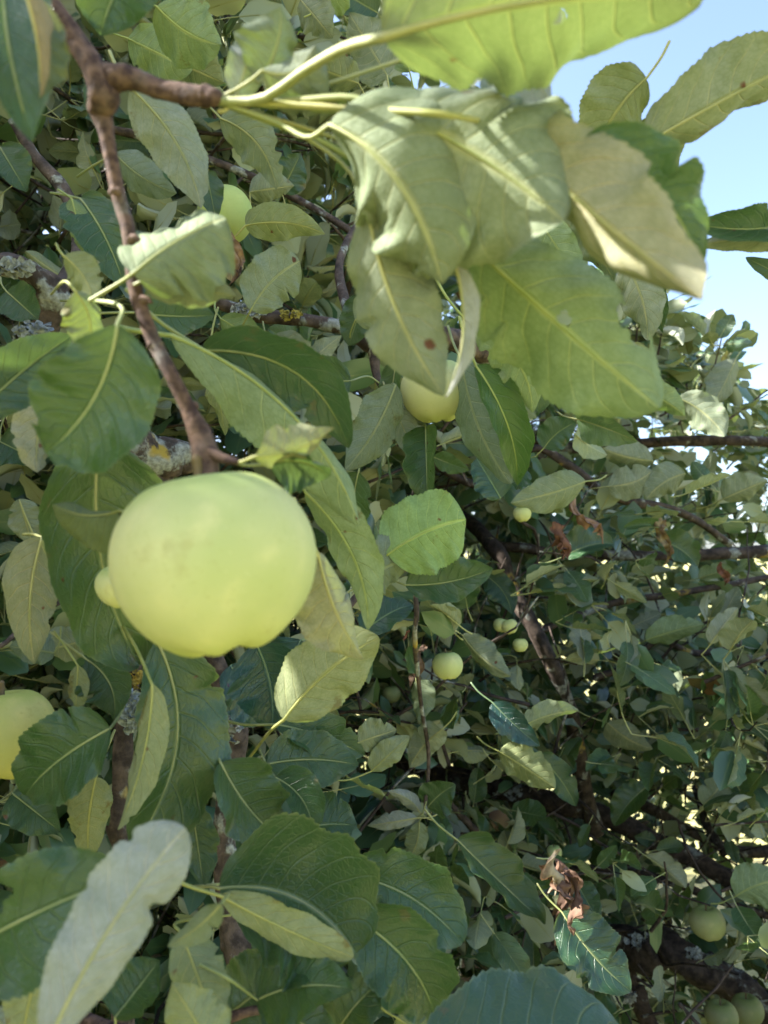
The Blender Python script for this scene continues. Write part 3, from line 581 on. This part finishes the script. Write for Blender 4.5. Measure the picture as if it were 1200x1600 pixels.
Cf(200, 60, 300, 110, 90, .6, U, tint='v')
Cf(260, 90, 350, 130, 80, .62, U + 10, tint='.')
Cf(500, 10, 560, -30, 60, .8, U, tint='v')
Cf(245, 10, 345, 70, 110, .48, U, bend=10, tint='v')
Cf(555, 500, 610, 470, 60, .6, U, tint='l')
Cf(620, 560, 600, 690, 40, .6, 20, tint='.')
Cf(360, 380, 362, 440, 40, .62, U, tint='t')
Cf(440, 300, 470, 240, 60, .8, 10, tint='.')
Cf(390, 300, 460, 290, 50, .75, U, tint='.')
Cf(570, 460, 545, 540, 50, .66, 10, tint='d')
Cf(605, 118, 545, 20, 84, .82, U, tint='.')
Cf(640, 112, 612, 10, 70, .86, U, tint='v')
Cf(560, 130, 480, 100, 60, .8, U, tint='.')
Cf(590, 20, 520, -20, 70, .9, 0, tint='.')
# right edge, against the sky
def RN(*a, **k): return hero('N', *a, **k)
RN(1012, 222, 1290, 78, 120, .36, U + 5, bend=-4, fold=(.1, .2), curl=(.2, .3), wave=.06, tint='.', ab=(.5, .7), label='leaf underside reaching out over the sky at the right edge')
RN(1010, 122, 930, 250, 100, .40, U - 10, bend=12, tint='y', wave=.05)
RN(1000, 190, 1052, 278, 80, .42, U, tint='y')
RN(1270, 340, 1084, 350, 66, .40, 12, bend=-12, fold=(.5, .4), tint='e', label='dark leaf with folded rim against the sky at right')
RN(1265, 375, 1090, 385, 36, .40, U + 20, bend=8, tint='.')
RN(1240, 440, 1165, 402, 26, .5, 0, tint='d')
RN(840, 340, 905, 440, 66, .6, U, tint='v')
RN(972, 405, 1012, 532, 68, .62, U, bend=-10, tint='.')
RN(1020, 420, 1036, 520, 40, .64, 20, tint='e')
RN(900, 330, 960, 440, 70, .66, U + 6, tint='.')
for a in ((915, 752, 798, 786, 58, 1.0, U, 'l'), (902, 655, 996, 690, 44, 1.0, 30, 'g'), (1060, 622, 1132, 682, 56, 1.25, U, '.'), (1000, 610, 1070, 650, 50, 1.2, U, 'v'),
          (722, 992, 798, 1056, 46, 1.0, U + 20, '.'), (650, 1064, 652, 1126, 40, 1.0, U, 'l'), (770, 1098, 844, 1166, 42, 1.0, 15, 'b'), (818, 1134, 904, 1110, 40, 1.05, U, 'l'),
          (780, 1174, 868, 1232, 50, 1.0, U + 10, 'y'), (714, 1312, 852, 1444, 66, .85, -15, '.'), (878, 1425, 985, 1548, 92, .8, 8, '.'), (900, 1378, 935, 1440, 44, .9, 0, 'd'),
          (655, 1268, 606, 1236, 26, .95, U, 'g'), (650, 1278, 574, 1290, 26, .95, U, 'g'), (655, 1285, 634, 1346, 32, .95, U, 'l'), (668, 1262, 712, 1226, 54, .95, 0, '.'),
          (1150, 1400, 1240, 1372, 60, 1.1, U, 'v'), (1020, 720, 940, 700, 50, 1.3, U, '.'), (930, 560, 1000, 600, 60, 1.0, U + 10, 'v'), (880, 590, 960, 560, 60, 1.0, U, '.'),
          (850, 700, 900, 660, 50, .95, 10, 'e'), (830, 760, 880, 800, 50, 1.1, U, 'y'), (950, 760, 1020, 735, 50, 1.3, U, '.'), (880, 870, 960, 850, 50, 1.3, 0, 'e'), (1010, 1000, 1100, 975, 46, 1.4, U, 'v'),
          (1030, 845, 1090, 885, 44, 1.4, 0, '.'), (760, 900, 800, 960, 50, 1.2, 0, 'd'), (1070, 740, 1010, 780, 52, 1.3, U, '.'), (1150, 560, 1110, 640, 46, 1.6, U, '.'), (1130, 780, 1200, 750, 50, 1.4, U, '.'),
          (730, 950, 700, 880, 50, .95, 0, 'd'), (840, 1180, 900, 1260, 46, 1.2, 0, 'e'), (950, 1130, 1020, 1170, 50, 1.4, U, '.'), (1010, 1230, 960, 1290, 48, 1.4, 5, 'e'), (690, 1140, 640, 1200, 46, .95, U, '.')):
    Rf(*a[:7], tint=a[7], bend=random.uniform(-8, 8), dd=random.uniform(-.04, .04), fold=(random.uniform(.1, .4), random.uniform(.1, .4)), twist=random.uniform(-.5, .5))
print('heroes', len(HERO_BOX))

# ------------------------------------------------------------------ the crown: twigs, leaf spurs and leaves
CN = np.array([.651, -.389, .651])                       # outward direction of the crown's sloping flank
def inside(p, slack=0.0):
    q = p - EYE
    bump = .12 * np.sin(q[..., 0] * 5.1 + 1) * np.sin(q[..., 1] * 4.3) + .10 * np.sin(q[..., 2] * 6 + q[..., 1] * 3)
    return (q @ CN < -.03 + bump * np.clip(q[..., 1] / 2, 0, 1) + slack)
HB = np.array(HERO_BOX)
HBc = (HB[:, 0:2] + HB[:, 2:4]) / 2; HBr = np.maximum(np.hypot(HB[:, 0] - HB[:, 2], HB[:, 1] - HB[:, 3]) * .42, HB[:, 4] * .5)
leaf_P, leaf_D, leaf_N, leaf_S = [], [], [], []
twig_bag = Bag(); TWIGS = []
def grow(p0, dirn, length, nodes, leaf_size, far=False):
    g = rng; n = 6
    d = nrm(dirn); pts = [p0]; p = p0
    for i in range(n):
        d = nrm(d + g.normal(0, .16, 3) + np.array([0, 0, .03])); p = p + d * length / n; pts.append(p)
    pts = np.array(pts)
    r0 = g.uniform(.0018, .0034)
    if not far:
        V, F = tube(pts, np.linspace(r0, r0 * .5, n + 1), 5, .06, seed=int(g.integers(1e6)), cap=False); TWIGS.append((pts, V, F))
    for k in range(nodes):
        f = (k + g.random()) / nodes * n; i = min(int(f), n - 1); q = pts[i] + (pts[i + 1] - pts[i]) * (f - i)
        tdir = nrm(pts[i + 1] - pts[i]); m = int(g.integers(3, 6)) if g.random() < .8 else int(g.integers(1, 3))
        if k == nodes - 1: m += 2
        for _ in range(m):
            rad = g.normal(0, 1, 3); rad = nrm(rad - tdir * (rad @ tdir))
            ld = nrm(rad * .9 + tdir * .45 + np.array([.10, -.10, -.22]) + g.normal(0, .18, 3))
            ln = np.array([.20, -.05, .70]) + g.normal(0, .58, 3)
            leaf_P.append(q); leaf_D.append(ld); leaf_N.append(ln); leaf_S.append(leaf_size * g.uniform(.62, 1.15))
def in_frame(p, m=.0):
    x, y, d = proj(p); return (d > 0) & (x > -m) & (x < 1200 + m) & (y > -m) & (y < 1600 + m), x, y, d
# seen crown
count = 0
while count < 3900:
    d = .80 + 3.4 * rng.random() ** 1.9; x = rng.uniform(-150, 1330); y = rng.uniform(-200, 1750)
    p = at(x, y, d)
    if not inside(p, -.15 if d > 1.2 else -.08) or p[2] < .45 + .35 * rng.random(): continue
    if d < (1.05 if x > 640 else .92) + .3 * rng.random(): continue
    grow(p, np.array([.45, -.45, .35]) + rng.normal(0, .65, 3), rng.uniform(.12, .34), int(rng.integers(2, 5)), .064 if d < 1.7 else .075 if d < 2.6 else .085); count += 1
# shoots standing against the sky along the crown's edge
for k in range(70):
    t = rng.random(); x = 930 + 290 * t + rng.normal(0, 12); y = 500 + 260 * t + rng.uniform(0, 70); d = rng.uniform(1.5, 3.0)
    grow(at(x, y, d), np.array([.35, -.1, .8]) + rng.normal(0, .25, 3), rng.uniform(.10, .26), 3, .075)
for k in range(60):                                      # boughs overhead, behind the big leaves
    grow(at(rng.uniform(380, 760), rng.uniform(-160, 150), rng.uniform(.95, 1.9)), rng.normal(0, 1, 3), rng.uniform(.12, .3), 4, .075)
n_seen = len(leaf_P)
# the rest of the crown, above, left of and behind the frame
count = 0
while count < 2650:
    p = np.array([rng.uniform(-3.8, 1.6), rng.uniform(-.3, 4.2), rng.uniform(.7, 4.6)]) if count < 2300 else np.array([rng.uniform(-1.7, -.15), rng.uniform(-.25, 1.3), rng.uniform(1.75, 3.2)])
    if not inside(p, -.1): continue
    dz = max(.15, float((p - EYE) @ FWD)); ok, x, y, d = in_frame(p, 120 + 260 / dz)
    if ok or np.linalg.norm(p - EYE) < .55: continue
    if (d > 0) and abs(x - 600) < 900 and abs(y - 800) < 1100 and d < .6: continue
    grow(p, rng.normal(0, 1, 3), rng.uniform(.15, .4), 3, .11, True); count += 1
leaf_P = np.array(leaf_P); leaf_D = nrm(np.array(leaf_D)); leaf_N = np.array(leaf_N); leaf_S = np.array(leaf_S)
leaf_N = nrm(leaf_N - leaf_D * (leaf_N * leaf_D).sum(1)[:, None]); leaf_X = np.cross(leaf_D, leaf_N)
cen = leaf_P + leaf_D * leaf_S[:, None] * .8
fr, X, Y, D = in_frame(cen, 60)
keep = np.ones(len(leaf_P), bool); LUCK = rng.random(len(leaf_P))
near = (D < .72) & fr; keep &= ~near
keep &= ~(np.linalg.norm(cen - EYE, axis=1) < .35); keep &= ~(in_frame(cen, 260)[0] & (np.arange(len(cen)) >= n_seen))
out_sky = fr & ~inside(cen, .10) & (np.arange(len(fr)) >= 0) & (D < 1.3); keep &= ~out_sky
for (cx, cy_), r, h in zip(HBc, HBr, HB):                # nothing grows in front of the leaves picked out above
    keep &= ~((np.hypot(X - cx, Y - cy_) < r + 18) & (D < h[5] + .05) & (D > 0))
APPLES = [  # px, py, distance, radius px, axis (image right, image down, away from the eye), label, tint (dim ones paint in shade), owner stalk end
    (335, 879, .262, 158, (.20, .97, -.06), 'large pale yellow-green apple hanging from the brown twig', 1.0),
    (352, 336, .70, 44, (-.55, .35, -.75), 'small green apple with its calyx showing, under the spur leaves', (.80, .90, .62)),
    (682, 611, .55, 55, (.1, 1, .1), 'yellow-green apple half hidden behind an overhead leaf tip', .92),
    (187, 915, .34, 37, (.1, 1, .2), 'small pale apple peeking out behind the left flank of the large apple', .95),
    (8, 1146, .45, 76, (.1, 1, -.1), 'yellow apple cut off by the left edge', (1.0, .90, .66)),
    (699, 1040, .93, 24, (.1, 1, -.2), 'small round apple beside a withered brown leaf', 1.0),
    (783, 977, 1.12, 12, (-.3, 1, -.2), 'tiny apple, left one of a touching pair', 1.0),
    (796, 979, 1.11, 13, (.3, 1, -.2), 'tiny apple, right one of a touching pair', 1.0),
    (813, 1008, 1.11, 12, (0, 1, -.2), 'tiny apple just below the touching pair', 1.0),
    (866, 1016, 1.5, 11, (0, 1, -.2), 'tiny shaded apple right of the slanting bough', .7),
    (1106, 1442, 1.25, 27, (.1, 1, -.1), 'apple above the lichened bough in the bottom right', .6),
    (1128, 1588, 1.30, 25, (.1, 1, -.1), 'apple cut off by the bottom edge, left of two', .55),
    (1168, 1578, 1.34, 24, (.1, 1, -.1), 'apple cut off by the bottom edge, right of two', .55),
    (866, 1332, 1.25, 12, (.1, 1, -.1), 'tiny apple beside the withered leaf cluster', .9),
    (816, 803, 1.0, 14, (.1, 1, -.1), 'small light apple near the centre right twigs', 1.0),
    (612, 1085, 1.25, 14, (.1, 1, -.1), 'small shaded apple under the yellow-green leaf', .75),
]
for (wx, wy, wd), wr in zip(zip(*proj(WOOD['R'])), WR['R']):               # most leaves grow behind the boughs that show
    if -50 < wx < 1250 and -50 < wy < 1650 and wd < 2.35: keep &= ~((np.hypot(X - wx, Y - wy) < 26 + wr / wd * FPX) & (D < wd) & (D > 0) & (LUCK < (.95 if wr > .012 else .78)))
for a in APPLES:
    keep &= ~((np.hypot(X - a[0], Y - a[1]) < a[3] + 26) & (D < a[2] + .05) & (D > 0))
SUNV = np.array(sun_dir)                                 # gaps in the crown that let the sun reach a few leaves
for gx_, gy_, gd, gr in ((860, 265, .228, .022), (960, 350, .215, .014), (285, 395, .262, .014), (165, 905, .45, .012), (560, 960, .34, .006), (520, 1060, .42, .004),
                         (860, 1125, 1.05, .03), (820, 1200, 1.0, .03), (960, 700, 1.0, .03), (1060, 640, 1.25, .04), (880, 1385, .82, .02), (550, 1245, .8, .03), (90, 455, .31, .02), (1100, 1200, 1.4, .05), (930, 960, 1.3, .05)):
    rel = cen - at(gx_, gy_, gd); along = rel @ SUNV; dist = np.linalg.norm(rel - along[:, None] * SUNV, axis=1)
    keep &= ~((along > .03) & (dist < gr + leaf_S * .45))
idx = np.nonzero(keep)[0]
# which crown leaves show largest: coarse depth buffer
gx, gy = 300, 400; zb = np.full((gy, gx), 1e9); ib = np.full((gy, gx), -1)
for (bx, by, tx, ty, wp, d) in HERO_BOX:
    for s in np.linspace(.1, .9, 9):
        x, y = (bx + (tx - bx) * s) / 4, (by + (ty - by) * s) / 4; r = wp * .42 / 4
        x0, x1, y0, y1 = int(max(0, x - r)), int(min(gx, x + r + 1)), int(max(0, y - r)), int(min(gy, y + r + 1))
        if x1 > x0 and y1 > y0: sub = zb[y0:y1, x0:x1]; np.minimum(sub, d, out=sub)
for i in idx:
    if not fr[i] or D[i] > 5: continue
    r = leaf_S[i] * FPX / D[i] * .30 / 4; x, y = X[i] / 4, Y[i] / 4
    x0, x1, y0, y1 = int(max(0, x - r)), int(min(gx, x + r + 1)), int(max(0, y - r)), int(min(gy, y + r + 1))
    if x1 <= x0 or y1 <= y0: continue
    sub = zb[y0:y1, x0:x1]; m = sub > D[i]; sub[m] = D[i]; ib[y0:y1, x0:x1][m] = i
vis = np.bincount(ib[ib >= 0], minlength=len(leaf_P))
order = np.argsort(-vis)[:300]; single = set(int(i) for i in order if vis[i] > 3)
print('crown leaves', len(idx), 'single', len(single), 'visible', (vis > 0).sum())
R_OWN = OWN['R']
for i in sorted(single):
    k = int(rng.integers(NVAR)); o = link('leaf', HIGH_ME[k], R_OWN)
    c_ = rng.uniform(1.0, 1.35); o.color = (c_, c_ * rng.uniform(.97, 1.03), c_ * rng.uniform(.9, 1.15), 1)
    M = Matrix(np.stack([leaf_X[i], leaf_D[i], leaf_N[i]], 1).tolist()).to_4x4(); M.translation = leaf_P[i]
    o.matrix_world = M @ Matrix.Scale(float(leaf_S[i]), 4)
bag = Bag(); 
idx = np.array([i for i in idx if i not in single])
for k in range(NVAR * 2):
    sel = idx[((idx * 5 + 3) % NVAR == k % NVAR) & ((idx < n_seen) == (k < NVAR))]
    v, f, u, m = (LOW if k < NVAR else FAR)[k % NVAR]; n = len(sel)
    Rm = np.stack([leaf_X[sel], leaf_D[sel], leaf_N[sel]], -1)                     # (n,3,3)
    V = np.einsum('nij,vj->nvi', Rm, v) * leaf_S[sel][:, None, None] + leaf_P[sel][:, None, :]
    Fi = (f[None] + (np.arange(n) * len(v))[:, None, None]).reshape(-1, 4)
    bag.add(V.reshape(-1, 3), Fi, np.tile(u, (n, 1)), np.repeat(rng.random(n), len(v)), np.tile(m, n))
link('foliage', bag.mesh('foliage', [M_LEAF_FAR, M_PET]), R_OWN, kind='stuff')
for pts, V, F in TWIGS:
    x, y, d = proj(pts); ok = rng.random() < .62
    for (cx, cy_), r, h in zip(HBc, HBr, HB):
        if ok and ((np.hypot(x - cx, y - cy_) < r + 12) & (d < h[5] + .04)).any(): ok = False
    if ok: twig_bag.add(V, F)
link('twigs', twig_bag.mesh('twigs', [M_BOUGH]), R_OWN, kind='stuff')

# ------------------------------------------------------------------ apples
def apple(px, py, d, rpx, axis, label, bright, k):
    R = rpx / FPX * d; n, m = 56, 72
    ph = np.linspace(0.0001, math.pi - .0001, n); al = np.linspace(0, 2 * math.pi, m, endpoint=False); g = np.random.default_rng(50 + k)
    rr = R * np.sin(ph) ** .98 * (1 + .055 * np.cos(ph)); z = R * .94 * np.cos(ph)
    z = z - .26 * R * np.exp(-(ph / .30) ** 2) + .15 * R * np.exp(-((math.pi - ph) / .28) ** 2)
    lob = .030 * np.exp(-((math.pi - ph) / .75) ** 2)[:, None] * np.cos(5 * al + 1.1)[None]
    asym = 1 + .022 * np.cos(al + g.uniform(0, 6))[None] * np.sin(ph)[:, None] + .012 * np.cos(2 * al + g.uniform(0, 6))[None] * np.sin(ph * 2)[:, None] + .010 * np.cos(5 * al + 1.1)[None] * np.sin(ph)[:, None]
    V = np.stack([rr[:, None] * asym * np.cos(al), rr[:, None] * asym * np.sin(al), z[:, None] + R * lob * np.ones(m) * -1.2 + .02 * R * np.cos(al + 2)[None] * np.sin(ph)[:, None]], -1).reshape(-1, 3)
    i = np.arange(n - 1)[:, None] * m; j = np.arange(m)[None]; j2 = (j + 1) % m
    F = np.stack([i + j, i + m + j, i + m + j2, i + j2], -1).reshape(-1, 4)
    o = link('apple', mesh_np('apple', V, F, mats=[M_APPLE]), label=label, category='apple', group='apples on the tree')
    ax = nrm(RIGHT * axis[0] - UP * axis[1] + FWD * axis[2]); q = Vector((-ax).tolist()).to_track_quat('Z', 'Y')
    o.matrix_world = Matrix.Translation(at(px, py, d).tolist()) @ q.to_matrix().to_4x4(); o.color = (*(bright if isinstance(bright, tuple) else (bright,) * 3), 1)
    P = catmull([[0, 0, R * .58], [R * .03, 0, R * .75], [R * .04, R * .02, R * .95], [R * .06, R * .03, R * 1.05]], 12)
    sv, sf = tube(P, np.linspace(R * .05, R * .055, 12), 7, .05, k); link('stalk', mesh_np('stalk', sv, sf, mats=[M_STALK]), o)
    bb = Bag()
    for q_ in range(5):
        a = q_ * 2 * math.pi / 5; P = np.array([[math.cos(a + .1) * R * .05, math.sin(a + .1) * R * .05, -R * .70], [math.cos(a) * R * .10, math.sin(a) * R * .10, -R * .80], [math.cos(a - .2) * R * .12, math.sin(a - .2) * R * .12, -R * .87]])
        sv, sf = tube(catmull(P, 6), np.linspace(R * .05, R * .008, 6), 5); bb.add(sv, sf)
    link('calyx', bb.mesh('calyx', [M_CALYX]), o)
for k, a in enumerate(APPLES): apple(*a, k)

# ------------------------------------------------------------------ withered leaves
def withered(owner, x0, y0, x1, y1, wpx, d, tint=(1, 1, 1), label=None, n=1):
    for k in range(n):
        B = at(x0 + random.uniform(-6, 6) * (k > 0), y0, d); T = at(x1 + random.uniform(-14, 14) * (k > 0), y1 + random.uniform(-16, 16) * (k > 0), d + random.uniform(-.03, .03)); t = nrm(T - B); L = np.linalg.norm(T - B)
        c = nrm(EYE - B); c = nrm(c - t * (c @ t)); nu, nv = 40, 16; tt = np.linspace(0, 1, nu + 1)[:, None]; s = np.cross(t, c)
        C = B + (T - B) * tt + s * L * .10 * np.sin(tt * 7 + k) + c * L * .10 * np.sin(tt * 5 + k * 2)
        V, F, uv = leaf_grid(C, rot(c, t, random.uniform(-1, 1) + math.pi * (k % 2)), wpx / FPX * d * 1.5, nu, nv, (.9, 1.0), (1.9, 1.6), .20, 3.1, .05, .04, seed=int(x0 + k * 31), twist=random.uniform(-1.5, 1.5))
        O = B.copy(); o = link('leaf', mesh_np('withered_leaf', V - O, F, uv, mats=[M_DRY]), OWN[owner]); o.location = O; o.color = (*tint, 1); o['label'] = label or 'withered brown curled leaf'
withered('R', 872, 1345, 888, 1465, 26, .82, (.95, .85, .8), 'withered brown leaf hanging in the lower right', 4)
withered('R', 876, 1325, 872, 1395, 34, .80, (1.6, 2.0, 1.9), 'grey-green withered leaf above the brown one')
withered('R', 665, 1012, 652, 1060, 26, 1.0, (.75, .72, .65), None, 2)
withered('R', 882, 822, 890, 872, 28, 1.15, (1, .7, .6), None, 2)
withered('R', 900, 778, 948, 848, 22, 1.15, (1.4, 1.3, 1.2))
withered('R', 1040, 815, 1042, 882, 28, 1.2, (1.3, 1.6, 1.2), 'half-dried pale leaf hanging on the right')
withered('R', 1128, 880, 1134, 915, 18, 1.4, (1.2, .8, .6))
withered('D', 640, 985, 630, 1000, 16, .9, (1.0, .6, .5))
hero('N', 30, -40, 62, 154, 62, .215, U + 25, bend=-10, fold=(1.1, 1.1), curl=(1.0, 1.0), tint='t', dmg=0, label='tan rolled-up leaf at the top left beside the twig')
withered('C', 372, 382, 366, 438, 26, .62, (1.7, 1.7, 1.4), 'tan dry leaf under the small apple')
# ------------------------------------------------------------------ lichen rosettes on the old wood
def lichen_material():
    b = NB('lichen'); n1 = b.noise(b.n('ShaderNodeTexCoord').outputs['Object'], 300., 3.).outputs[0]
    c = b.mix(1.0, b.mix(b.smooth(n1, .3, .7), (.17, .19, .18), (.42, .45, .44)), b.n('ShaderNodeObjectInfo').outputs['Color'], 'MULTIPLY')
    b.t.links.new(b.n('ShaderNodeBsdfPrincipled', {'Base Color': c, 'Roughness': .9, 'Specular IOR Level': .1}).outputs[0], b.out.inputs[0]); return b.m
M_LICHEN = lichen_material()
def lichen(owner, px, py, d, rx, ry, n, color=(1, 1, 1), flake=.0032):
    bag_ = Bag(); g = np.random.default_rng(int(px * 3 + py)); O = at(px, py, d)
    for _ in range(n):
        a, q = g.uniform(0, 6.28), g.random() ** .6; ex, ey = math.cos(a) * q, math.sin(a) * q
        p = at(px + ex * rx, py + ey * ry, d - .004 - (1 - q * q) * min(rx, ry) / FPX * d * .55) - O
        nrm_ = nrm(-FWD + RIGHT * ex * .8 - UP * ey * .8 + g.normal(0, .45, 3)); t1 = nrm(np.cross(nrm_, [.3, .4, .8])); t2 = np.cross(nrm_, t1)
        m = 8; al = np.linspace(0, 6.283, m, endpoint=False); r_ = flake * g.uniform(.5, 1.2) * (1 + .3 * g.normal(0, 1, m))
        ring = p + r_[:, None] * (np.cos(al)[:, None] * t1 + np.sin(al)[:, None] * t2) + nrm_ * (flake * g.uniform(.0, .7, m))[:, None]
        inner = p + .35 * (ring - p); core = p + .02 * (ring - p) - nrm_ * flake * .1; j = np.arange(m); j2 = (j + 1) % m
        bag_.add(np.vstack([core, inner, ring]), np.vstack([np.stack([j, j2, m + j2, m + j], 1), np.stack([m + j, m + j2, 2 * m + j2, 2 * m + j], 1)]))
    o = link('lichen', bag_.mesh('lichen', [M_LICHEN]), OWN[owner], kind='stuff'); o.location = O; o.color = (*color, 1)
lichen('L', 52, 528, .545, 30, 26, 80, (.8, .83, .9)); lichen('L', 20, 418, .535, 30, 12, 50, (.8, .8, .75)); lichen('L', 203, 1110, .565, 14, 34, 70, (.9, .95, .95)); lichen('L', 212, 1062, .575, 11, 18, 40, (1.2, .8, .18), .0022)
lichen('C', 388, 484, .69, 24, 9, 55); lichen('C', 455, 492, .69, 18, 7, 36, (1.1, .85, .2), .002); lichen('C', 596, 528, .685, 16, 12, 40, (.8, .8, .75)); lichen('D', 366, 1120, .655, 14, 40, 70, (.8, .8, .85))
lichen('R', 1000, 1470, 1.53, 24, 12, 40, (.9, .9, .9), .005); lichen('R', 1085, 1490, 1.47, 14, 10, 24, (.9, .9, .9), .005); lichen('R', 985, 1560, 1.55, 10, 16, 24, (1, 1, 1.05), .005); lichen('R', 800, 1240, 1.83, 30, 8, 30, (.8, .8, .8), .005)
print('objects', len(bpy.data.objects))
